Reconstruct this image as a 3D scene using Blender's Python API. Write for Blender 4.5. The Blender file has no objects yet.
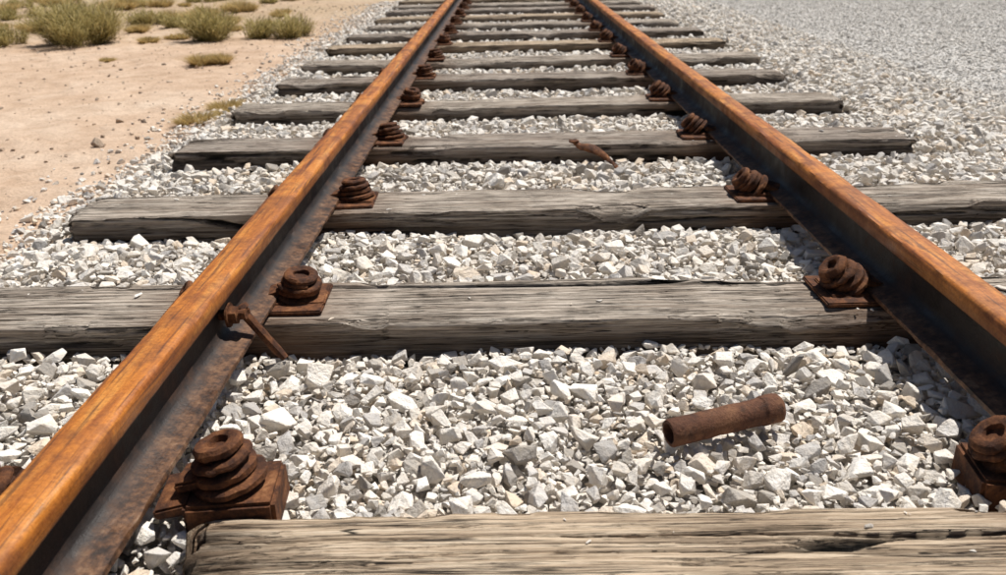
import bpy, bmesh, math, random
import numpy as np
from mathutils import Vector, Matrix, Euler
random.seed(7); rng=np.random.default_rng(11)
scene=bpy.context.scene
scene.view_settings.view_transform='Standard'
scene.view_settings.look='None'
scene.view_settings.exposure=0
TC=0.134                      # track centre line
RL=TC-0.7495; RR=TC+0.7495    # rail centre lines
# ------------------------------------------------------------------ helpers
def vnoise(x,y,seed=0):
    x=np.asarray(x,float);y=np.asarray(y,float)
    xi=np.floor(x);yi=np.floor(y);fx=x-xi;fy=y-yi
    fx=fx*fx*(3-2*fx);fy=fy*fy*(3-2*fy)
    def h(a,b):
        s=np.sin(a*127.1+b*311.7+seed*74.7)*43758.5453
        return s-np.floor(s)
    return (h(xi,yi)*(1-fx)+h(xi+1,yi)*fx)*(1-fy)+(h(xi,yi+1)*(1-fx)+h(xi+1,yi+1)*fx)*fy
def fbm(x,y,seed=0,o=4):
    r=0;a=.5;t=0
    for i in range(o):
        r=r+a*vnoise(x*2**i,y*2**i,seed+i*3);t+=a;a*=.5
    return r/t
def link(o):
    scene.collection.objects.link(o);return o
def mesh_np(name,verts,quads,smooth=True,mat=None):
    me=bpy.data.meshes.new(name)
    me.vertices.add(len(verts));me.vertices.foreach_set('co',np.asarray(verts,np.float32).ravel())
    q=np.asarray(quads,np.int32);k=q.shape[1]
    me.loops.add(q.size);me.loops.foreach_set('vertex_index',q.ravel())
    me.polygons.add(len(q));me.polygons.foreach_set('loop_start',np.arange(0,q.size,k,dtype=np.int32))
    me.polygons.foreach_set('loop_total',np.full(len(q),k,np.int32))
    me.polygons.foreach_set('use_smooth',np.full(len(q),smooth))
    me.update(calc_edges=True);me.validate()
    if mat:me.materials.append(mat)
    return me
class NT:
    def __init__(s,name):
        s.m=bpy.data.materials.new(name);s.m.use_nodes=True;s.t=s.m.node_tree
        s.b=s.t.nodes['Principled BSDF'];s.b.inputs['Specular IOR Level'].default_value=.3
    def n(s,t,**k):
        o=s.t.nodes.new(t)
        for a,v in k.items():setattr(o,a,v)
        return o
    def l(s,a,b):s.t.links.new(a,b)
    def coord(s,scale,rot=(0,0,0),kind='Object'):
        c=s.n('ShaderNodeTexCoord');m=s.n('ShaderNodeMapping')
        m.inputs['Scale'].default_value=scale;m.inputs['Rotation'].default_value=rot
        s.l(c.outputs[kind],m.inputs['Vector']);return m.outputs[0]
    def noise(s,vec,scale,detail=4,rough=.55,dist=0):
        o=s.n('ShaderNodeTexNoise');o.inputs['Scale'].default_value=scale
        o.inputs['Detail'].default_value=detail;o.inputs['Roughness'].default_value=rough
        o.inputs['Distortion'].default_value=dist
        s.l(vec,o.inputs['Vector']);return o.outputs['Fac']
    def ramp(s,fac,stops):
        o=s.n('ShaderNodeValToRGB');e=o.color_ramp.elements
        while len(e)<len(stops):e.new(.5)
        for i,(p,c) in enumerate(stops):
            e[i].position=p;e[i].color=(c if len(c)==4 else (*c,1)) if not isinstance(c,(int,float)) else (c,c,c,1)
        s.l(fac,o.inputs[0]);return o.outputs[0]
    def mix(s,fac,a,b,mode='MIX'):
        o=s.n('ShaderNodeMix',data_type='RGBA',blend_type=mode)
        for v,i in ((fac,0),(a,6),(b,7)):
            if hasattr(v,'links'):s.l(v,o.inputs[i])
            elif i==0:o.inputs[0].default_value=v
            else:o.inputs[i].default_value=(*v,1)
        return o.outputs[2]
    def math(s,op,a,b=0.0,c=None):
        o=s.n('ShaderNodeMath',operation=op)
        for i,v in enumerate((a,b)+((c,) if c is not None else ())):
            if hasattr(v,'links'):s.l(v,o.inputs[i])
            else:o.inputs[i].default_value=v
        return o.outputs[0]
    def bump(s,h,strength,dist,prev=None):
        o=s.n('ShaderNodeBump');o.inputs['Strength'].default_value=strength;o.inputs['Distance'].default_value=dist
        s.l(h,o.inputs['Height'])
        if prev:s.l(prev,o.inputs['Normal'])
        return o.outputs[0]
    def out(s,col=None,rough=None,nrm=None):
        if col is not None:s.l(col,s.b.inputs['Base Color'])
        if rough is not None:
            if hasattr(rough,'links'):s.l(rough,s.b.inputs['Roughness'])
            else:s.b.inputs['Roughness'].default_value=rough
        if nrm:s.l(nrm,s.b.inputs['Normal'])
        return s.m
# ------------------------------------------------------------------ materials
def stone_mat(name,stops,dk=.3):
    t=NT(name);oi=t.n('ShaderNodeObjectInfo')
    base=t.ramp(oi.outputs['Random'],stops)
    v=t.coord((1,1,1))
    n1=t.noise(v,1.6,4,.6);n2=t.noise(v,9,3,.7)
    c=t.mix(t.ramp(n1,[(.35,.0),(.7,1.0)]),base,(.95,.90,.83),'MULTIPLY')
    c=t.mix(dk,c,t.ramp(n2,[(.3,(.58,.54,.50)),(.53,(1,1,1))]),'MULTIPLY')
    return t.out(c,.92,t.bump(n2,.25,.07,t.bump(n1,.3,.10)))
M_STONE=stone_mat('crushed_stone',[(0,(.30,.275,.25)),(.06,(.52,.48,.43)),(.13,(.80,.745,.67)),(.32,(.92,.875,.81)),(.60,(.95,.915,.86)),(.71,(.78,.65,.51)),(.79,(.93,.88,.81)),(.91,(.68,.65,.62)),(1,(.46,.44,.42))],.25)
M_FINE=stone_mat('fine_gravel_stone',[(0,(.50,.48,.455)),(.3,(.70,.67,.63)),(.7,(.82,.79,.75)),(1,(.60,.565,.52))],.2)
M_PEB=stone_mat('desert_pebble',[(0,(.25,.2,.16)),(.5,(.48,.37,.28)),(1,(.6,.5,.4))])

t=NT('rail_rust');v=t.coord((14,.9,14));v2=t.coord((1,1,1));v3=t.coord((40,1.5,40))
st=t.noise(v,3.2,6,.65,.3);bl=t.noise(v2,9,5,.65);fn=t.noise(v2,140,4,.75);ls=t.noise(v3,3,4,.6,.2);bg=t.noise(v2,2.3,5,.65,.6)
geo=t.n('ShaderNodeTexCoord');sx=t.n('ShaderNodeSeparateXYZ');t.l(geo.outputs['Object'],sx.inputs[0])
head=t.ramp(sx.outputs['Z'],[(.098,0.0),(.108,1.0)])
oran=t.ramp(st,[(.25,(.15,.042,.010)),(.38,(.36,.105,.016)),(.52,(.60,.205,.028)),(.72,(.78,.36,.08))])
oran=t.mix(t.ramp(bl,[(.46,0.0),(.64,.8)]),oran,(.18,.052,.013))
oran=t.mix(t.ramp(bg,[(.50,0.0),(.68,.40)]),oran,(.25,.085,.022))
oran=t.mix(t.ramp(ls,[(.55,0.0),(.65,.7)]),oran,(.09,.032,.013))
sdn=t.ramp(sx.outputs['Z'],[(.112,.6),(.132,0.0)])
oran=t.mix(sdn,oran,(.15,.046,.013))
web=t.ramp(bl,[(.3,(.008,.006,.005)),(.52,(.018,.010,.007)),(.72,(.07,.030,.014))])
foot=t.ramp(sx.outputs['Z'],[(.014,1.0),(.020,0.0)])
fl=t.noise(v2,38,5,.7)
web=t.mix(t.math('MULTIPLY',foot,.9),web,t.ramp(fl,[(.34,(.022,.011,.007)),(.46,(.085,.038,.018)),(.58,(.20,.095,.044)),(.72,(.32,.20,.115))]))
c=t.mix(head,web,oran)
c=t.mix(.6,c,t.ramp(fn,[(.32,(.42,.37,.32)),(.56,(1,1,1))]),'MULTIPLY')
t.b.inputs['Specular IOR Level'].default_value=.5
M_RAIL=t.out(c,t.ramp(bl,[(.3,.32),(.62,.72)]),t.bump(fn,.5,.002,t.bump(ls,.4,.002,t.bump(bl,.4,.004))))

t=NT('dark_rust');v=t.coord((1,1,1));a=t.noise(v,26,6,.7);b=t.noise(v,170,4,.7)
c=t.ramp(a,[(.28,(.022,.010,.007)),(.44,(.080,.031,.015)),(.58,(.20,.077,.029)),(.76,(.46,.22,.095))])
c=t.mix(.55,c,t.ramp(b,[(.3,(.4,.35,.32)),(.62,(1,1,1))]),'MULTIPLY')
M_RUST=t.out(c,.8,t.bump(b,.7,.003,t.bump(a,.6,.006)))
t=NT('brown_pipe_rust');v=t.coord((1,1,1));a=t.noise(v,14,6,.7);b=t.noise(v,190,4,.7);c3=t.noise(v,45,5,.7)
c=t.ramp(a,[(.3,(.065,.030,.019)),(.5,(.15,.063,.034)),(.75,(.29,.14,.07))])
c=t.mix(t.ramp(c3,[(.52,0.0),(.66,.7)]),c,(.05,.028,.020))
c=t.mix(.6,c,t.ramp(b,[(.3,(.45,.4,.38)),(.65,(1,1,1))]),'MULTIPLY')
M_PIPE=t.out(c,.8,t.bump(b,.7,.003,t.bump(c3,.6,.004,t.bump(a,.5,.004))))

def wood_mat(name,tint,light,pw=.5):
    t=NT(name);v=t.coord((1.3,48,48));v3=t.coord((5,260,260));v4=t.coord((1.2,9,9));v5=t.coord((.55,30,30));v6=t.coord((1,1,1));v7=t.coord((.9,75,75))
    g=t.noise(v,2.2,8,.76,.4);f=t.noise(v3,1.5,4,.78,.2);p=t.noise(v4,2.2,4,.6,.5);k=t.noise(v5,1.8,4,.55,.8);k2=t.noise(v7,1.8,4,.6,.6);bl=t.noise(v6,7,5,.65)
    c=t.ramp(g,[(.28,tuple(x*.22 for x in tint)),(.38,tuple(x*.62 for x in tint)),(.48,tint),(.63,light)])
    c=t.mix(t.ramp(p,[(.46,0.0),(.68,pw)]),c,(.19,.125,.078))
    c=t.mix(t.ramp(bl,[(.50,0.0),(.72,.4)]),c,tuple(x*.45 for x in tint))
    thin=t.ramp(k,[(.484,0.0),(.497,1.0),(.503,1.0),(.516,0.0)])
    thin=t.math('MULTIPLY',thin,t.ramp(p,[(.40,0.15),(.52,1.0)]))
    thin2=t.math('MULTIPLY',t.ramp(k2,[(.480,0.0),(.498,.8),(.502,.8),(.520,0.0)]),t.ramp(bl,[(.42,.1),(.55,1.0)]))
    crk=t.math('MAXIMUM',thin,thin2)
    c=t.mix(crk,c,(.018,.013,.010))
    c=t.mix(.6,c,t.ramp(f,[(.32,(.34,.30,.27)),(.52,(1,1,1))]),'MULTIPLY')
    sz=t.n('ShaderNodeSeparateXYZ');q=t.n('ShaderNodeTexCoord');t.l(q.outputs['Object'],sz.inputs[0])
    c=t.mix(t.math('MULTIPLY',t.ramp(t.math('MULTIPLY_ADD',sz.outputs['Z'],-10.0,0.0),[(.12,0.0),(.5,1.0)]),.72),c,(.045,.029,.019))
    gp=t.n('ShaderNodeNewGeometry');gx=t.n('ShaderNodeSeparateXYZ');t.l(gp.outputs['Position'],gx.inputs[0])
    dd=t.math('ABSOLUTE',t.math('SUBTRACT',t.math('ABSOLUTE',t.math('SUBTRACT',gx.outputs['X'],TC)),.75))
    dd=t.math('ADD',dd,t.math('MULTIPLY',t.math('SUBTRACT',p,.5),.35))
    c=t.mix(t.ramp(dd,[(.10,.6),(.28,0.0)]),c,(.14,.065,.030))
    at=t.n('ShaderNodeAttribute',attribute_name='cavity')
    c=t.mix(at.outputs['Fac'],c,(.010,.008,.006))
    inv=t.math('SUBTRACT',1.0,crk)
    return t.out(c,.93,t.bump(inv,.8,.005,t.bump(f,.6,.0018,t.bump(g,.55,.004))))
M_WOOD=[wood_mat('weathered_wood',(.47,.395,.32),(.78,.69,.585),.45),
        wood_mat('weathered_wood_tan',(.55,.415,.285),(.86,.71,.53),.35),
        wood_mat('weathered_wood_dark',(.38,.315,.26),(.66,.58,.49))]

t=NT('desert_and_gravel_ground');v=t.coord((1,1,1))
n1=t.noise(v,.7,5,.6);n2=t.noise(v,6,6,.65);n3=t.noise(v,70,5,.75);n4=t.noise(v,.22,4,.6)
sand=t.ramp(n1,[(.3,(.57,.405,.28)),(.5,(.68,.50,.36)),(.7,(.76,.60,.46))])
sand=t.mix(.5,sand,t.ramp(n2,[(.35,(.66,.57,.49)),(.6,(1,1,1))]),'MULTIPLY')
sand=t.mix(.5,sand,t.ramp(n3,[(.3,(.55,.5,.45)),(.55,(1,1,1))]),'MULTIPLY')
sp=t.n('ShaderNodeSeparateXYZ');cc=t.n('ShaderNodeTexCoord');t.l(cc.outputs['Object'],sp.inputs[0])
far=t.math('MULTIPLY',t.ramp(t.math('MULTIPLY_ADD',sp.outputs['Y'],.02,0.0),[(.16,0.0),(.21,1.0)]),t.ramp(n4,[(.35,.25),(.6,.75)]))
sand=t.mix(far,sand,(.42,.31,.19))
grav=t.ramp(n3,[(.3,(.44,.42,.39)),(.5,(.62,.595,.56)),(.65,(.76,.73,.69))])
fx=t.math('ADD',sp.outputs['X'],t.math('MULTIPLY',n2,.5))
mk=t.ramp(t.math('MULTIPLY_ADD',fx,.5,1.1),[(.45,0.0),(.52,1.0)])
c=t.mix(mk,sand,grav)
M_GROUND=t.out(c,.95,t.bump(n3,.6,.012,t.bump(n2,.6,.06)))
t=NT('ballast_bed');v=t.coord((1,1,1));n=t.n('ShaderNodeTexVoronoi');n.inputs['Scale'].default_value=38;t.l(v,n.inputs['Vector'])
c=t.ramp(n.outputs['Color'],[(.1,(.25,.23,.2)),(.5,(.5,.47,.43)),(.9,(.7,.66,.61))])
M_BED=t.out(c,.95,t.bump(n.outputs['Distance'],1.0,-.03))

# ------------------------------------------------------------------ terrain
def ground_h(x,y):
    h=-.135+.035*(fbm(x*.9,y*.9,3)-.5)+.034*(fbm(x*4.5,y*4.5,5)-.5)+.014*(fbm(x*16,y*16,6)-.5)
    g=-.115+.012*(fbm(x*2,y*2,8)-.5)
    k=np.clip((x+.2)/.8,0,1)
    return h*(1-k)+g*k
def axis(a,b,d,far,nf=14):
    core=np.arange(a,b+d/2,d);e=np.geomspace(.4,far,nf)
    return np.concatenate([(a-e)[::-1],core,b+e])
xs=np.concatenate([axis(-9,-1.2,.04,500)[:-14],np.arange(-1.15,9,.25),9.2+np.geomspace(.4,500,14)])
ys=axis(0,14,.05,700)
X,Y=np.meshgrid(xs,ys);Z=ground_h(X,Y)
far=np.maximum(np.abs(X),np.abs(Y));Z=np.where(far>40,-.13,Z)
nx,ny=len(xs),len(ys)
I=np.arange(nx*ny).reshape(ny,nx)
q=np.stack([I[:-1,:-1],I[:-1,1:],I[1:,1:],I[1:,:-1]],-1).reshape(-1,4)
link(bpy.data.objects.new('ground',mesh_np('ground',np.stack([X,Y,Z],-1).reshape(-1,3),q,True,M_GROUND)))

# ------------------------------------------------------------------ sleepers
W=.245
backs=[-1.5,-.68,.15,1.03,1.955,2.75,3.62,4.47,5.30]
while backs[-1]<60:backs.append(backs[-1]+.83)
SL=[]
for i,b in enumerate(backs):
    r=random.Random(i+50)
    x0=TC-1.50+r.uniform(-.07,.05);x1=TC+1.52+r.uniform(-.06,.06)
    w=W+r.uniform(-.012,.012)
    SL.append([x0,x1,b-w,b,r.uniform(-.006,.004)])
SL[3][0]=-.475;SL[3][1]=1.75;SL[3][4]=0
SL[5][0]=-1.39;SL[6][0]=-1.38;SL[6][1]=1.63;SL[7][0]=-1.39;SL[7][1]=1.66
def sleeper(x0,x1,y0,y1,zt,seed,fine,mat):
    th=.17;w=y1-y0
    nt,ns,nxs=(130,50,680) if fine==2 else ((50,18,240) if fine==1 else (12,5,40))
    P=[];N=[];C=[]
    for i in range(nt):
        a=i/(nt-1);P.append((a*w,0));N.append((0,1));C.append(min(a,1-a)*w)
    for i in range(1,ns):
        a=(i/(ns-1))**1.3;P.append((w,-a*th));N.append((1,0));C.append(a*th)
    P.append((w/2,-th));N.append((0,-1));C.append(.1)
    for i in range(ns-1,0,-1):
        a=(i/(ns-1))**1.3;P.append((0,-a*th));N.append((-1,0));C.append(a*th)
    P=np.array(P);N=np.array(N,float);C=np.array(C)
    N[0]=(-.7,.7);N[nt-1]=(.7,.7)
    d=np.r_[0,np.cumsum(np.hypot(*np.diff(P,axis=0).T))];m=len(P)
    xx=np.linspace(x0,x1,nxs);XX,SS=np.meshgrid(xx,d,indexing='ij')
    warp=.022*(fbm(XX*1.7,SS*5,seed+1)-.5)+.006*(fbm(XX*12,SS*20,seed+31)-.5)
    s=SS+warp
    n1=fbm(XX*.6,s*24,seed+2,2);msk=np.clip((fbm(XX*1.3,s*9,seed+9,2)-.33)*7,0,1)
    cr=np.clip((.024-np.abs(n1-.5))/.024,0,1)*msk
    n2=fbm(XX*1.5,s*70,seed+5,2);cr2=np.clip((.045-np.abs(n2-.5))/.045,0,1)*np.clip((fbm(XX*3,s*20,seed+4,2)-.38)*5,0,1)
    edge=np.exp(-C/.006)[None,:]
    ew=.002+.022*np.clip(fbm(XX*7,SS*0+seed,seed+7,4)-.44,0,1)*2
    chip=np.clip(fbm(XX*3,SS*0+seed,seed+17,4)-.58,0,1)*.24*np.exp(-C/.022)[None,:]
    disp=-.020*cr-.005*cr2-edge*ew-chip+.006*(fbm(XX*1.3,SS*9,seed+11)-.5)+.0050*(fbm(XX*5,s*150,seed+12,3)-.5)
    side=(np.abs(N[:,0])>.9)[None,:]
    disp=disp+side*.012*(fbm(XX*2.5,s*30,seed+13)-.5)
    e=np.minimum(XX-x0,x1-XX)
    split=np.clip((.06-np.abs(fbm(XX*.5,s*16,seed+41,2)-.5))/.06,0,1)*np.exp(-e/.10)
    disp=disp-.02*np.exp(-e/.012)*(.4+fbm(SS*30,SS*0,seed+14))-.022*split
    YY=y0+P[None,:,0]+N[None,:,0]*disp+.014*(fbm(XX*.8,XX*0,seed+20)-.5)
    ZZ=zt+P[None,:,1]+N[None,:,1]*disp
    XE=XX+np.where(e<.02,1,0)*(fbm(SS*40,SS*0,seed+15)-.5)*.05*np.where(XX<(x0+x1)/2,1,-1)
    V=np.stack([XE,YY,ZZ],-1).reshape(-1,3)
    I=np.arange(nxs*m).reshape(nxs,m);J=np.roll(I,-1,axis=1)
    q=np.stack([I[:-1],J[:-1],J[1:],I[1:]],-1).reshape(-1,4)
    cav=np.clip(cr*1.6+cr2*.6+split,0,1).reshape(-1)
    c0=len(V);V=np.vstack([V,[[x0+.012,y0+w/2,zt-th/2],[x1-.012,y0+w/2,zt-th/2]]])
    cav=np.r_[cav,.5,.5]
    me=bpy.data.meshes.new('railway_sleeper')
    tri=[(c0,int(J[0,k]),int(I[0,k])) for k in range(m)]+[(c0+1,int(I[-1,k]),int(J[-1,k])) for k in range(m)]
    me.vertices.add(len(V));me.vertices.foreach_set('co',V.astype(np.float32).ravel())
    ls=np.r_[q.ravel(),np.array(tri).ravel()].astype(np.int32)
    me.loops.add(len(ls));me.loops.foreach_set('vertex_index',ls)
    st=np.r_[np.arange(len(q))*4,len(q)*4+np.arange(len(tri))*3].astype(np.int32)
    me.polygons.add(len(st));me.polygons.foreach_set('loop_start',st)
    me.polygons.foreach_set('loop_total',np.r_[np.full(len(q),4),np.full(len(tri),3)].astype(np.int32))
    me.polygons.foreach_set('use_smooth',np.r_[np.full(len(q),True),np.full(len(tri),False)])
    me.update(calc_edges=True)
    a=me.attributes.new('cavity','FLOAT','POINT');a.data.foreach_set('value',cav.astype(np.float32))
    me.materials.append(mat)
    off=Vector(((x0+x1)/2+math.sin(seed)*.9,(y0+y1)/2+math.cos(seed*2)*.1,zt))
    o=link(bpy.data.objects.new('railway_sleeper',me));me.transform(Matrix.Translation(-off))
    o.location=off
    return o
mats={3:1,4:0,5:0,6:2,7:0,8:2}
for i,(x0,x1,y0,y1,zt) in enumerate(SL):
    fine=2 if i in(3,4,5) else (1 if 6<=i<=11 else 0)
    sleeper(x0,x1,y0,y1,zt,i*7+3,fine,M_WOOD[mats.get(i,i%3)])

# ------------------------------------------------------------------ rails
RB=.012
half=[(.070,0),(.071,.004),(.070,.009),(.045,.013),(.022,.019),(.012,.028),(.009,.045),(.0085,.075),(.010,.088),(.018,.096),(.033,.101),(.0365,.104),(.0375,.108),(.0375,.126),(.0362,.1325),(.033,.1368),(.027,.139),(.013,.1402),(0,.1406)]
prof=half+[(-x,z) for x,z in half[::-1][1:]]
pr=np.array(prof)
def rail(xc,seed):
    ysr=np.r_[np.arange(-4,0.4,.04),np.arange(.4,4,.012),np.arange(4,14,.04),np.arange(14,80,.5)]
    m=len(pr);YY,K=np.meshgrid(ysr,np.arange(m),indexing='ij')
    ang=np.arctan2(pr[:,1]-.07,pr[:,0])
    d=.0028*(fbm(YY*6,K*.6,seed)-.5)+.0018*(fbm(YY*28,K*1.1,seed+4)-.5)
    pit=np.clip(fbm(YY*14,K*.8,seed+12)-.60,0,1)*.014
    d=d-pit
    XX=pr[None,:,0]+np.cos(ang)[None]*d+.004*(fbm(YY*.35,YY*0,seed+8)-.5)
    ZZ=pr[None,:,1]+np.sin(ang)[None]*d
    V=np.stack([XX,YY,ZZ],-1).reshape(-1,3)
    I=np.arange(len(ysr)*m).reshape(-1,m);J=np.roll(I,-1,axis=1)
    q=np.stack([I[:-1],I[1:],J[1:],J[:-1]],-1).reshape(-1,4)
    me=mesh_np('steel_rail',V,q[:, ::-1],True,M_RAIL);me.set_sharp_from_angle(angle=math.radians(40))
    o=link(bpy.data.objects.new('steel_rail',me));o.location=(xc,0,RB)
rail(RL,1);rail(RR,31)

# ------------------------------------------------------------------ bmesh part helpers
def box(bm,c,s,rot=(0,0,0),bev=.004):
    r=bmesh.ops.create_cube(bm,size=1);vs=r['verts']
    M=Matrix.Translation(c)@Euler(rot).to_matrix().to_4x4()@Matrix.Diagonal((*s,1))
    bmesh.ops.transform(bm,matrix=M,verts=vs)
    es=list({e for v in vs for e in v.link_edges})
    bmesh.ops.bevel(bm,geom=es,offset=bev,segments=2,affect='EDGES')
def tube(bm,path,rad,n=10,flat=1.0,cap=True):
    rings=[]
    for i,p in enumerate(path):
        a=path[max(i-1,0)];b=path[min(i+1,len(path)-1)];t=(b-a).normalized()
        up=Vector((0,0,1)) if abs(t.z)<.9 else Vector((1,0,0))
        s=t.cross(up).normalized();u=s.cross(t).normalized()
        r=rad[i] if isinstance(rad,list) else rad
        rings.append([bm.verts.new(p+s*math.cos(k*2*math.pi/n)*r+u*math.sin(k*2*math.pi/n)*r*flat) for k in range(n)])
    for a,b in zip(rings[:-1],rings[1:]):
        for k in range(n):bm.faces.new((a[k],a[(k+1)%n],b[(k+1)%n],b[k]))
    if cap:bm.faces.new(rings[0][::-1]);bm.faces.new(rings[-1])
    return rings
def lathe(bm,prof,n=24,M=Matrix()):
    rings=[]
    for r,z in prof:rings.append([bm.verts.new(M@Vector((r*math.cos(k*2*math.pi/n),r*math.sin(k*2*math.pi/n),z))) for k in range(n)])
    for a,b in zip(rings[:-1],rings[1:]):
        for k in range(n):bm.faces.new((a[k],a[(k+1)%n],b[(k+1)%n],b[k]))
    bm.faces.new(rings[0][::-1]);bm.faces.new(rings[-1])
def finish(bm,name,mat,seed=0,amp=.0015,obj=True):
    bmesh.ops.recalc_face_normals(bm,faces=bm.faces)
    co=np.array([v.co[:] for v in bm.verts])
    for k,ax in enumerate(np.eye(3)):
        d=(fbm((co[:,0]+co[:,2]*.7)*60+k*9,(co[:,1]-co[:,2])*60,seed+k)-.5)*2*amp
        co[:,k]+=d
    for v,c in zip(bm.verts,co):v.co=c
    for f in bm.faces:f.smooth=True
    me=bpy.data.meshes.new(name);bm.to_mesh(me);bm.free();me.set_sharp_from_angle(angle=math.radians(38))
    me.materials.append(mat);return me
def fastener_mesh(seed,tilt,block=False,kx=.95,kz=.58):
    """rail fastener: base plate, clamp washers, short heavy spring washer, hollow nut, clamp tongue on rail foot"""
    r=random.Random(seed);bm=bmesh.new()
    T=Matrix.Rotation(math.radians(tilt),4,'Y')@Matrix.Rotation(math.radians(r.uniform(-8,8)),4,'X')
    T=Matrix.Translation((0,0,.014))@T@Matrix.Diagonal((kx,kx,kz,1))
    def disc(R,z0,h,dx,dy,tl):
        D=T@Matrix.Translation((dx,dy,z0))@Matrix.Rotation(math.radians(tl),4,'X')@Matrix.Rotation(math.radians(tl*.7),4,'Y')
        lathe(bm,[(R*.5,0),(R*.93,.0005),(R,.004),(R,h-.004),(R*.92,h),(R*.5,h+.002)],26,D)
    disc(.062,-.008,.020,0,0,r.uniform(-4,4))
    disc(.054,.016,.022,r.uniform(-.005,.005),.002,r.uniform(-9,9))
    lathe(bm,[(.034,0),(.035,.05),(.030,.066),(.019,.072),(.006,.073)],18,T)
    path=[];rad=[];turn=1.3;n=60
    for i in range(n+1):
        a=i/n;th=a*turn*2*math.pi+seed*1.7
        R=.0435-.008*a;path.append(T@Vector((R*math.cos(th),R*math.sin(th),.046+.022*a)));rad.append(.012*(1-.15*a))
    tube(bm,path,rad,10,.7)
    lathe(bm,[(.010,.070),(.032,.070),(.041,.076),(.042,.088),(.037,.097),(.029,.099),(.0195,.094),(.017,.080),(.004,.078)],8 if seed%2 else 22,T)
    sgn=-1 if tilt>-30 else 1
    box(bm,(sgn*.052,.004,.022),(.050,.062,.016),(0,sgn*.25,r.uniform(-.2,.2)),.004)
    if block:
        box(bm,(0.006,-.003,-.024),(.135,.120,.062),(0,0,r.uniform(-.06,.06)),.006)
        box(bm,(sgn*.080,.0,-.006),(.055,.10,.018),(0,sgn*.15,0),.004)
    else:
        box(bm,(0,0,.006),(.120,.112,.013),(0,0,r.uniform(-.1,.1)),.003)
    return finish(bm,'rail_fastener',M_RUST,seed,.003)
LM=[fastener_mesh(s,tl) for s,tl in((1,-9),(2,7),(4,-5))]
RM=[fastener_mesh(s,tl,False,.86,.74) for s,tl in((4,-48),(5,-42),(6,-52))]
LB=fastener_mesh(8,-12,True,.92,.70);RBm=fastener_mesh(10,-38,True,.95,.60)
def put(me,x,y,z,rz=0,name='rail_fastener',s=1):
    o=link(bpy.data.objects.new(name,me));o.location=(x,y,z);o.rotation_euler=(0,0,rz);o.scale=(s,s,s);return o
for i,(x0,x1,y0,y1,zt) in enumerate(SL):
    if y1<0 or y1>32 or i==3:continue
    ym=(y0+y1)/2+random.uniform(-.01,.015)+.02
    put(LM[i%3],RL+.118,ym,zt+.002,random.uniform(-.3,.3))
    put(RM[i%3],RR-.100,ym-.01,zt+.004,random.uniform(-.25,.25))
    put(RM[(i+1)%3],RL-.118,ym,zt+.002,.2,s=.65)
    put(LM[(i+1)%3],RR+.118,ym,zt+.002,2.9,s=.8)
put(LB,-.435,1.088,.014,.12)
put(RBm,.79,1.15,-.012,-.15)
put(RM[0],RL-.160,1.10,-.03,.4,s=.95)
for i,(x0,x1,y0,y1,zt) in enumerate(SL):
    if y1<0 or y1>32 or i==3:continue
    for xc in(RL,RR):
        bm=bmesh.new();box(bm,(0,0,0),(.36,.17,.011),(0,0,0),.003)
        put(finish(bm,'tie_plate',M_RUST,i,.001),xc,(y0+y1)/2,.0045,random.uniform(-.03,.03),'tie_plate')
bm=bmesh.new()
tube(bm,[Vector((-.02,0,0)),Vector((.012,0,0)),Vector((.045,0,.002))],.011,12)
lathe(bm,[(.02,0),(.021,.004),(.02,.016),(.012,.018)],6,Matrix.Translation((.012,0,0))@Matrix.Rotation(math.pi/2,4,'Y'))
lathe(bm,[(.026,-.003),(.026,.002)],18,Matrix.Translation((.01,0,0))@Matrix.Rotation(math.pi/2,4,'Y'))
put(finish(bm,'track_bolt',M_RUST,3),RL+.02,1.60,.072,0,'track_bolt')
bm=bmesh.new()
tube(bm,[Vector((-.004,0,.012)),Vector((.0,0,0)),Vector((.03,-.012,-.034)),Vector((.062,-.02,-.072)),Vector((.075,-.024,-.088))],[.013,.0115,.0105,.0105,.007],8)
lathe(bm,[(.012,0),(.018,.003),(.017,.011),(.009,.015)],12,Matrix.Translation((-.006,0,.010))@Matrix.Rotation(-.6,4,'Y'))
put(finish(bm,'rail_spike',M_RUST,5,.003),-.555,1.615,.062,0,'rail_spike')
# pipe
bm=bmesh.new();L=.225;n=40
def ring(x,r):return [bm.verts.new((x,r*math.cos(k*2*math.pi/n),r*math.sin(k*2*math.pi/n))) for k in range(n)]
seq=[(.030,.0165),(.001,.0175),(0,.020),(.001,.0232),(.004,.0245)]+[(x,.0245) for x in np.linspace(.02,.178,16)]+[(.184,.0245),(.186,.0262),(.189,.0268),(.216,.0268),(.222,.025),(L,.022),(L-.001,.018),(L-.03,.0165)]
rs=[ring(a,b) for a,b in seq]
for a,b in zip(rs[:-1],rs[1:]):
    for k in range(n):bm.faces.new((a[k],a[(k+1)%n],b[(k+1)%n],b[k]))
for a in range(n):bm.faces.new((rs[-1][a],rs[-1][(a+1)%n],rs[0][(a+1)%n],rs[0][a]))
o=put(finish(bm,'rusty_pipe',M_PIPE,9,.0016),.265,1.258,-.013,0,'rusty_pipe');o.rotation_euler=(.3,-.02,.34)
# bent rust scrap
bm=bmesh.new();pth=[]
for i in range(16):
    a=i/15;pth.append(Vector((-.09+.18*a,-.02*a,.035-.075*a+.028*math.sin(a*math.pi)+(.02*(1-a*6) if a<.16 else 0))))
tube(bm,pth,[.013+.017*math.sin(min(1,a/15*1.2)*math.pi) for a in range(16)],10,.5)
lathe(bm,[(.012,0),(.02,.002),(.02,.010),(.01,.012)],14,Matrix.Translation((-.088,0,.05)))
put(finish(bm,'bent_rusty_bracket',M_RUST,7,.003),.335,3.25,-.018,-.25,'bent_rusty_bracket')

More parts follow.
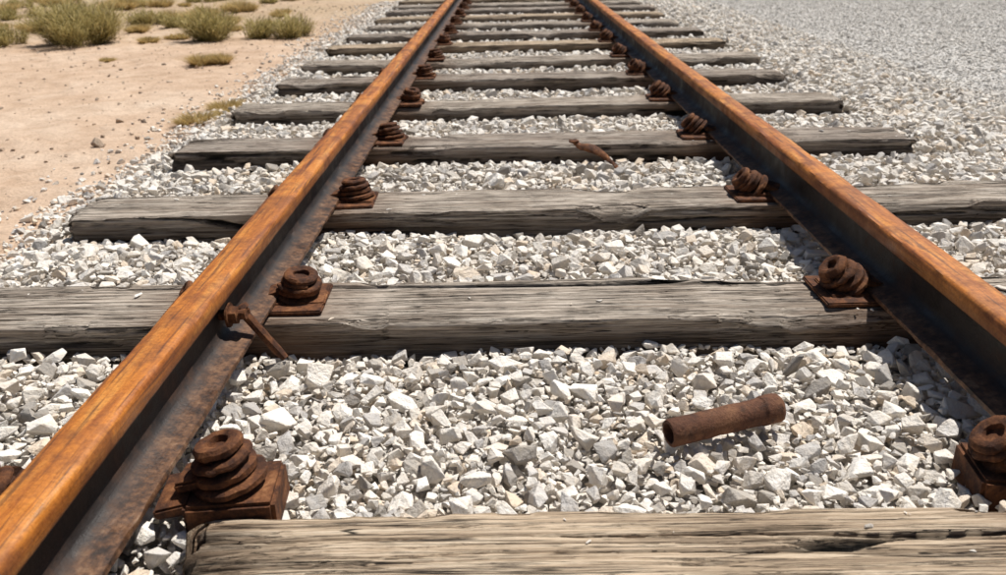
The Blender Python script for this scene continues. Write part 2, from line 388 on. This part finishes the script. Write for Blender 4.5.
# ------------------------------------------------------------------ rocks
def rock_meshes(n,mat,pref,bev=.05):
    col=bpy.data.collections.new(pref)
    for i in range(n):
        r=np.random.default_rng(100+i);k=r.integers(10,16)
        p=r.normal(size=(k,3));p/=np.linalg.norm(p,axis=1)[:,None]
        p=np.sign(p)*np.abs(p)**.7;p*=r.uniform(.76,1.06,(k,1))
        p*=np.array([1.12,r.uniform(.66,.95),r.uniform(.48,.8)])
        bm=bmesh.new()
        for a in p:bm.verts.new(a)
        h=bmesh.ops.convex_hull(bm,input=bm.verts)
        bmesh.ops.delete(bm,geom=[v for v in bm.verts if not v.link_faces],context='VERTS')
        bmesh.ops.dissolve_limit(bm,angle_limit=math.radians(14),verts=bm.verts,edges=bm.edges)
        if bev:bmesh.ops.bevel(bm,geom=list(bm.edges),offset=bev,segments=1,affect='EDGES')
        bmesh.ops.recalc_face_normals(bm,faces=bm.faces)
        me=bpy.data.meshes.new(f'{pref}_{i:02d}');bm.to_mesh(me);bm.free();me.materials.append(mat)
        col.objects.link(bpy.data.objects.new(f'{pref}_{i:02d}',me))
    return col
C1=rock_meshes(32,M_STONE,'ballast_stone',.04);C2=rock_meshes(12,M_FINE,'fine_stone',0);C3=rock_meshes(12,M_PEB,'pebble_stone')
def scatter(name,P,R,S,col,nv):
    n=len(P);me=bpy.data.meshes.new(name);me.vertices.add(n);me.vertices.foreach_set('co',P.astype(np.float32).ravel())
    for an,d in(('rot',R),('scl',S)):
        a=me.attributes.new(an,'FLOAT_VECTOR','POINT');a.data.foreach_set('vector',d.astype(np.float32).ravel())
    a=me.attributes.new('vidx','INT','POINT');a.data.foreach_set('value',rng.integers(0,nv,n).astype(np.int32))
    me.update();o=link(bpy.data.objects.new(name,me))
    ng=bpy.data.node_groups.new(name+'_gn','GeometryNodeTree')
    ng.interface.new_socket('Geometry',in_out='INPUT',socket_type='NodeSocketGeometry')
    ng.interface.new_socket('Geometry',in_out='OUTPUT',socket_type='NodeSocketGeometry')
    N=ng.nodes;gi=N.new('NodeGroupInput');go=N.new('NodeGroupOutput')
    ci=N.new('GeometryNodeCollectionInfo');ci.inputs['Collection'].default_value=col
    ci.inputs['Separate Children'].default_value=True;ci.inputs['Reset Children'].default_value=True
    ip=N.new('GeometryNodeInstanceOnPoints');ip.inputs['Pick Instance'].default_value=True
    def at(nm,ty):
        q=N.new('GeometryNodeInputNamedAttribute');q.data_type=ty;q.inputs['Name'].default_value=nm;return q.outputs['Attribute']
    e=N.new('FunctionNodeEulerToRotation');Lk=ng.links.new
    Lk(gi.outputs[0],ip.inputs['Points']);Lk(ci.outputs[0],ip.inputs['Instance'])
    Lk(at('vidx','INT'),ip.inputs['Instance Index']);Lk(at('rot','FLOAT_VECTOR'),e.inputs[0]);Lk(e.outputs[0],ip.inputs['Rotation'])
    Lk(at('scl','FLOAT_VECTOR'),ip.inputs['Scale']);Lk(ip.outputs[0],go.inputs[0])
    md=o.modifiers.new('scatter','NODES');md.node_group=ng;return o
def surf(x,y):
    z=-.060+.036*(fbm(x*3.2,y*3.2,41)-.5)+.020*(fbm(x*9,y*9,43)-.5)
    for x0,x1,y0,y1,zt in SL:
        if y0>16:break
        d=y0-y;z=z-np.where((d>-.05)&(d<.12),.022*(1-np.clip(d,0,.12)/.12),0)
        d=y-y1;z=z+np.where((d>-.05)&(d<.10),.018*(1-np.clip(d,0,.1)/.1),0)
    gl=ground_h(x,y)
    kl=np.clip((x+1.66)/.32,0,1);kl=kl*kl*(3-2*kl)
    kr=np.clip((2.35-x)/.6,0,1);kr=kr*kr*(3-2*kr)
    k=kl*kr;return gl*(1-k)+z*k
x0g,x1g,y0g,y1g=-1.98,2.75,.5,13.6;res=.005
nxg=int((x1g-x0g)/res);nyg=int((y1g-y0g)/res);occ=np.zeros((nyg,nxg),bool)
for a,b,c,d,zt in SL:
    if d<y0g or c>y1g:continue
    i0=max(0,int((c+.003-y0g)/res));i1=int((d-.004-y0g)/res)
    occ[i0:i1,max(0,int((a-.005-x0g)/res)):max(0,int((b+.005-x0g)/res))]=True
P=[];RAD=[]
def edgeprob(x,y):
    e=-1.55-.026*y+.22*(fbm(x*0+1.3,y*1.7,61)-.5)
    return np.clip((x-e+.10)/.22,0.0,1)**1.5*np.clip((2.75-x)/.45,0,1)
for r,frac,ymax,tol in((.034,.07,14,.0),(.028,.26,14,.03),(.023,.70,14,.06),(.0185,1.5,14,.08),(.0145,3.0,14,.10),(.011,4.8,9,.14),(.008,5,4.5,.18),(.006,4,2.8,.2)):
    k=int(round(r*.92/res));A=(x1g-x0g)*(min(ymax,y1g)-y0g)
    n=int(A/(math.pi*r*r)*frac)
    cx=rng.uniform(x0g,x1g,n);cy=rng.uniform(y0g,min(ymax,y1g),n)
    ok=rng.random(n)<edgeprob(cx,cy);cx=cx[ok];cy=cy[ok]
    ix=((cx-x0g)/res).astype(int);iy=((cy-y0g)/res).astype(int)
    ok=(ix>k)&(ix<nxg-k-1)&(iy>k)&(iy<nyg-k-1);cx,cy,ix,iy=cx[ok],cy[ok],ix[ok],iy[ok]
    ok=~occ[iy,ix];cx,cy,ix,iy=cx[ok],cy[ok],ix[ok],iy[ok]
    g=np.arange(-k,k+1);disk=(g[:,None]**2+g[None]**2)<=k*k+.5;lim=tol*disk.sum()
    for a,b,u,v in zip(cx,cy,ix,iy):
        if occ[v,u]:continue
        w=occ[v-k:v+k+1,u-k:u+k+1]
        if (w&disk).sum()<=lim:
            w|=disk;P.append((a,b));RAD.append(r)
P=np.array(P);RAD=np.array(RAD)*rng.uniform(.92,1.20,len(P));n1=len(P)
z=surf(P[:,0],P[:,1])+RAD*rng.uniform(-.45,.5,n1)+.003
def sleeperdist(x,y,m):
    bad=np.zeros(len(x),bool)
    for a,b,c,d,zt in SL:bad|=(x>a-m)&(x<b+m)&(y>c-m)&(y<d+m)
    return bad
under=(np.abs(P[:,0]-RL)<.075+RAD)|(np.abs(P[:,0]-RR)<.075+RAD)
z=np.where(under,np.minimum(z,RB-.003-RAD*.8),z)
def mkrot(n,t=.33):return np.stack([rng.normal(0,t,n),rng.normal(0,t,n),rng.uniform(0,6.28,n)],-1)
S1=RAD[:,None]*rng.uniform(.80,1.14,(n1,3))
P1=np.c_[P,z]
def hexj(xa,xb,ya,yb,sp):
    gx,gy=np.meshgrid(np.arange(xa,xb,sp),np.arange(ya,yb,sp*.87));gx=gx+(np.arange(gx.shape[0])%2)[:,None]*sp/2
    x=gx.ravel()+rng.uniform(-.4,.4,gx.size)*sp;y=gy.ravel()+rng.uniform(-.4,.4,gx.size)*sp;return x,y
xa,ya=hexj(x0g,x1g,.5,5,.021);xb,yb=hexj(x0g,x1g,5,13.6,.034)
fx=np.r_[xa,xb];fy=np.r_[ya,yb];fr=np.r_[np.full(len(xa),.0125),np.full(len(xb),.0195)]
ok=~sleeperdist(fx,fy,-.01)&(rng.random(len(fx))<edgeprob(fx,fy));fx,fy,fr=fx[ok],fy[ok],fr[ok]
fr=fr*rng.uniform(.7,1.3,len(fr));P2=np.c_[fx,fy,surf(fx,fy)-.022+rng.uniform(-.008,.007,len(fx))]
S2=fr[:,None]*rng.uniform(.85,1.15,(len(fx),3))
m=420;ex=-1.62-np.abs(rng.normal(0,.14,m));ey=rng.uniform(1.5,13,m);ex=ex-.026*ey;er=rng.uniform(.006,.02,m)
P3=np.c_[ex,ey,ground_h(ex,ey)+er*.3];S3=er[:,None]*np.ones((m,3))
chips=[(.50,.985,.009),(-.30,3.55,.012),(1.02,2.60,.012),(.2,1.80,.006),(1.30,1.87,.012),(-1.1,2.69,.01),(-.9,1.88,.011),(1.3,3.53,.013),(.62,.93,.004),(.1,.96,.004)]
for i,(a,b,c,d,zt) in enumerate(SL[3:12]):
    for j in range(16 if i<4 else 8):
        chips.append((rng.uniform(a+.05,b-.05),(c+d)/2+(.5-rng.beta(.5,.5))*(d-c)*.88,.0015+rng.gamma(1.2,.0022)))
P4=np.array([(a,b,.002+r*.15) for a,b,r in chips]);S4=np.array([[r*1.3,r*.8,r*.45] for a,b,r in chips])
R=mkrot(n1+len(P2)+len(P3));R4=np.zeros((len(P4),3));R4[:,2]=rng.uniform(0,6,len(P4))
PA=np.vstack([P1,P2,P3,P4]);SA=np.vstack([S1,S2,S3,S4])
scatter('ballast_gravel',PA,np.vstack([R,R4]),SA,C1,32)
print('ballast',n1,len(PA))
gx,gy=hexj(1.9,9.5,1.2,13.8,.024)
ok=(gx<.66*gy+1.5)&(rng.random(len(gx))<np.clip((gx-2.1)/.6,0,1));gx,gy=gx[ok],gy[ok]
gr=rng.uniform(.007,.015,len(gx))*np.where(rng.random(len(gx))<.08,1.7,1)
scatter('fine_gravel',np.c_[gx,gy,ground_h(gx,gy)+gr*rng.uniform(-.4,.3,len(gx))],mkrot(len(gx),.28),gr[:,None]*np.array([[1.1,1.1,.8]]),C2,12)
m=4800;px=-1.7-rng.random(m)**1.3*8;py=rng.uniform(1,14,m);p_r=rng.gamma(1.4,.004,m)+.002
PP=np.c_[px,py,ground_h(px,py)+p_r*.2]
big=[(-1.99,4.05,.04),(-2.15,4.69,.028),(-1.93,4.3,.014),(-2.6,5.4,.02),(-2.4,3.9,.012)]
PP=np.vstack([PP,[(a,b,float(ground_h(np.array([a]),np.array([b]))[0])+r*.35) for a,b,r in big]])
p_r=np.r_[p_r,[b[2] for b in big]]
scatter('desert_pebbles',PP,mkrot(len(PP),.3),p_r[:,None]*np.array([[1,1,.85]]),C3,12)
xs=np.linspace(-1.56,2.2,40);ys=np.r_[np.arange(-4,16,.1),np.arange(16,90,1)]
X,Y=np.meshgrid(xs,ys);Z=surf(X,Y)-.038;I=np.arange(X.size).reshape(X.shape)
far=(Y>13.4);Z=np.where(far,surf(X,Y)-.005,Z);Z=np.where(Y<.6,surf(X,Y)-.012,Z)
ex=np.minimum(X+1.56,2.2-X);Z=Z-.05*np.exp(-ex/.05)
q=np.stack([I[:-1,:-1],I[:-1,1:],I[1:,1:],I[1:,:-1]],-1).reshape(-1,4)
link(bpy.data.objects.new('ballast_bed',mesh_np('ballast_bed',np.stack([X,Y,Z],-1).reshape(-1,3),q,True,M_BED)))

# ------------------------------------------------------------------ vegetation
def plant_mat(name,a,b,c):
    t=NT(name);at=t.n('ShaderNodeAttribute',attribute_name='tone')
    col=t.ramp(at.outputs['Fac'],[(0,a),(.5,b),(1,c)]);t.b.inputs['Subsurface Weight'].default_value=0
    m=t.out(col,.8);tr=t.n('ShaderNodeBsdfTranslucent');t.l(col,tr.inputs[0])
    mx=t.n('ShaderNodeMixShader');mx.inputs[0].default_value=.35
    t.l(t.b.outputs[0],mx.inputs[1]);t.l(tr.outputs[0],mx.inputs[2]);t.l(mx.outputs[0],t.t.nodes['Material Output'].inputs[0]);return m
M_SAGE=plant_mat('desert_shrub_foliage',(.14,.105,.045),(.42,.35,.13),(.74,.63,.32))
M_DRY=plant_mat('dry_grass_blades',(.26,.17,.06),(.58,.43,.17),(.82,.68,.38))
def tuft(name,x,y,w,h,mat,n,seed,shrub=False):
    r=np.random.default_rng(seed);gz=float(ground_h(np.array([x]),np.array([y]))[0])
    V=[];Q=[];T=[]
    ncl=9;cls=r.uniform(-.32,.32,(ncl,2))*w
    for i in range(n):
        c=cls[r.integers(ncl)];b=c+r.normal(0,.05,2)*w
        az=r.uniform(0,6.283);lean=abs(r.normal(0,.5));
        out=b/(w*.5+1e-6);d=np.array([math.cos(az)*lean+out[0]*.9,math.sin(az)*lean+out[1]*.9,1.0]);d/=np.linalg.norm(d)
        Lh=h*r.uniform(.55,1.08)*(1-.35*min(1,np.linalg.norm(out)))
        st=0.0
        if shrub:st=r.uniform(0,.75);seg=r.uniform(.12,.3)*h
        wd=r.uniform(.0022,.0045)*(1.6 if shrub else 1)*max(1,y/7)
        sd=np.array([-math.sin(az+1),math.cos(az+1),0])
        base=np.array([b[0],b[1],0.0]);
        if shrub:
            base=base+d*Lh*st/.85;L=seg;d=d+r.normal(0,.35,3)
            d/=np.linalg.norm(d)
        else:L=Lh/max(.5,d[2])
        droop=np.array([d[0],d[1],-.6])*.25*L
        k=len(V)
        for j,(tt,ww) in enumerate(((0,.8),(.5,1),(1,.15))):
            p=base+d*L*tt+droop*tt*tt
            V.append(p-sd*wd*ww*.5);V.append(p+sd*wd*ww*.5)
        Q+= [(k,k+1,k+3,k+2),(k+2,k+3,k+5,k+4)]
        tn=np.clip(r.normal(.5,.28)+ (.3*st if shrub else 0)-.05,0,1);T+=[tn*.6,tn*.6,tn,tn,min(1,tn+.15),min(1,tn+.15)]
    me=mesh_np(name,np.array(V),Q,False,mat);a=me.attributes.new('tone','FLOAT','POINT');a.data.foreach_set('value',np.array(T,np.float32))
    o=link(bpy.data.objects.new(name,me));o.location=(x,y,gz-.01)
sh=[(-4.22,8.75,.92,.50,8500),(-5.05,8.75,.45,.26,2500),(-2.93,8.72,.36,.40,3200),(-2.58,8.85,.36,.30,2100),(-2.18,8.9,.38,.30,2500),(-4.31,10.6,.42,.24,2000),(-5.0,9.9,.5,.26,2200),(-3.75,10.1,.36,.2,1800)]
for i,(x,y,w,h,n) in enumerate(sh):tuft('desert_shrub',x,y,w,h,M_SAGE,n,i+1,True)
dg=[(-3.54,8.65,.20,.09),(-3.35,8.95,.22,.10),(-2.47,6.98,.20,.13),(-2.32,7.05,.17,.12),(-3.4,7.35,.10,.06),(-1.70,4.62,.17,.09),(-1.66,5.02,.22,.09),(-1.62,4.85,.12,.07),
    (-3.92,11.5,.36,.18),(-3.6,12.1,.34,.18),(-5.7,13.2,.5,.22),(-2.9,11.2,.2,.1),(-4.9,10.1,.2,.1),(-2.75,10.2,.22,.1),(-5.3,9.9,.3,.16),(-4.7,9.7,.2,.1),(-3.3,10.4,.3,.14),(-3.0,9.6,.2,.1),(-4.0,9.6,.24,.12)]
for i,(x,y,w,h) in enumerate(dg):tuft('dry_grass_tuft',x,y,w,h,M_DRY,int(500+3500*w),i+30)
r=random.Random(5)
for i in range(80):
    y=r.uniform(10.0,22);x=-r.uniform(2.7,3.2+y*.35);s=r.uniform(.2,.6)
    if r.random()<.5:tuft('desert_shrub',x,y,s,s*.5,M_SAGE,900,i+90,True)
    else:tuft('dry_grass_tuft',x,y,s*.7,s*.4,M_DRY,600,i+90)

# ------------------------------------------------------------------ light, sky, camera
AZ=math.radians(46);EL=math.radians(62)
w=bpy.data.worlds.new('World');scene.world=w;w.use_nodes=True
nt=w.node_tree;bg=nt.nodes['Background'];sk=nt.nodes.new('ShaderNodeTexSky');sk.sky_type='NISHITA';sk.sun_disc=False
sk.sun_elevation=EL;sk.sun_rotation=AZ;nt.links.new(sk.outputs[0],bg.inputs[0]);bg.inputs[1].default_value=.05
ld=bpy.data.lights.new('sun','SUN');ld.energy=5.0;ld.angle=math.radians(.5);ld.color=(1,.965,.91)
lo=link(bpy.data.objects.new('sun',ld));d=Vector((math.sin(AZ)*math.cos(EL),math.cos(AZ)*math.cos(EL),math.sin(EL)))
lo.rotation_euler=d.to_track_quat('Z','Y').to_euler();lo.location=(3,4,8)
cd=bpy.data.cameras.new('camera');cam=link(bpy.data.objects.new('camera',cd))
cd.sensor_width=36;cd.lens=36*850/1006;cd.clip_start=.02;cd.clip_end=2000
cd.dof.use_dof=True;cd.dof.focus_distance=1.8;cd.dof.aperture_fstop=6.3
cam.matrix_world=Matrix.Translation((0,0,.789))@Matrix.Rotation(math.radians(.67),4,'Z')@Matrix.Rotation(math.radians(90-22.6),4,'X')@Matrix.Rotation(math.radians(-1.26),4,'Z')
scene.camera=cam
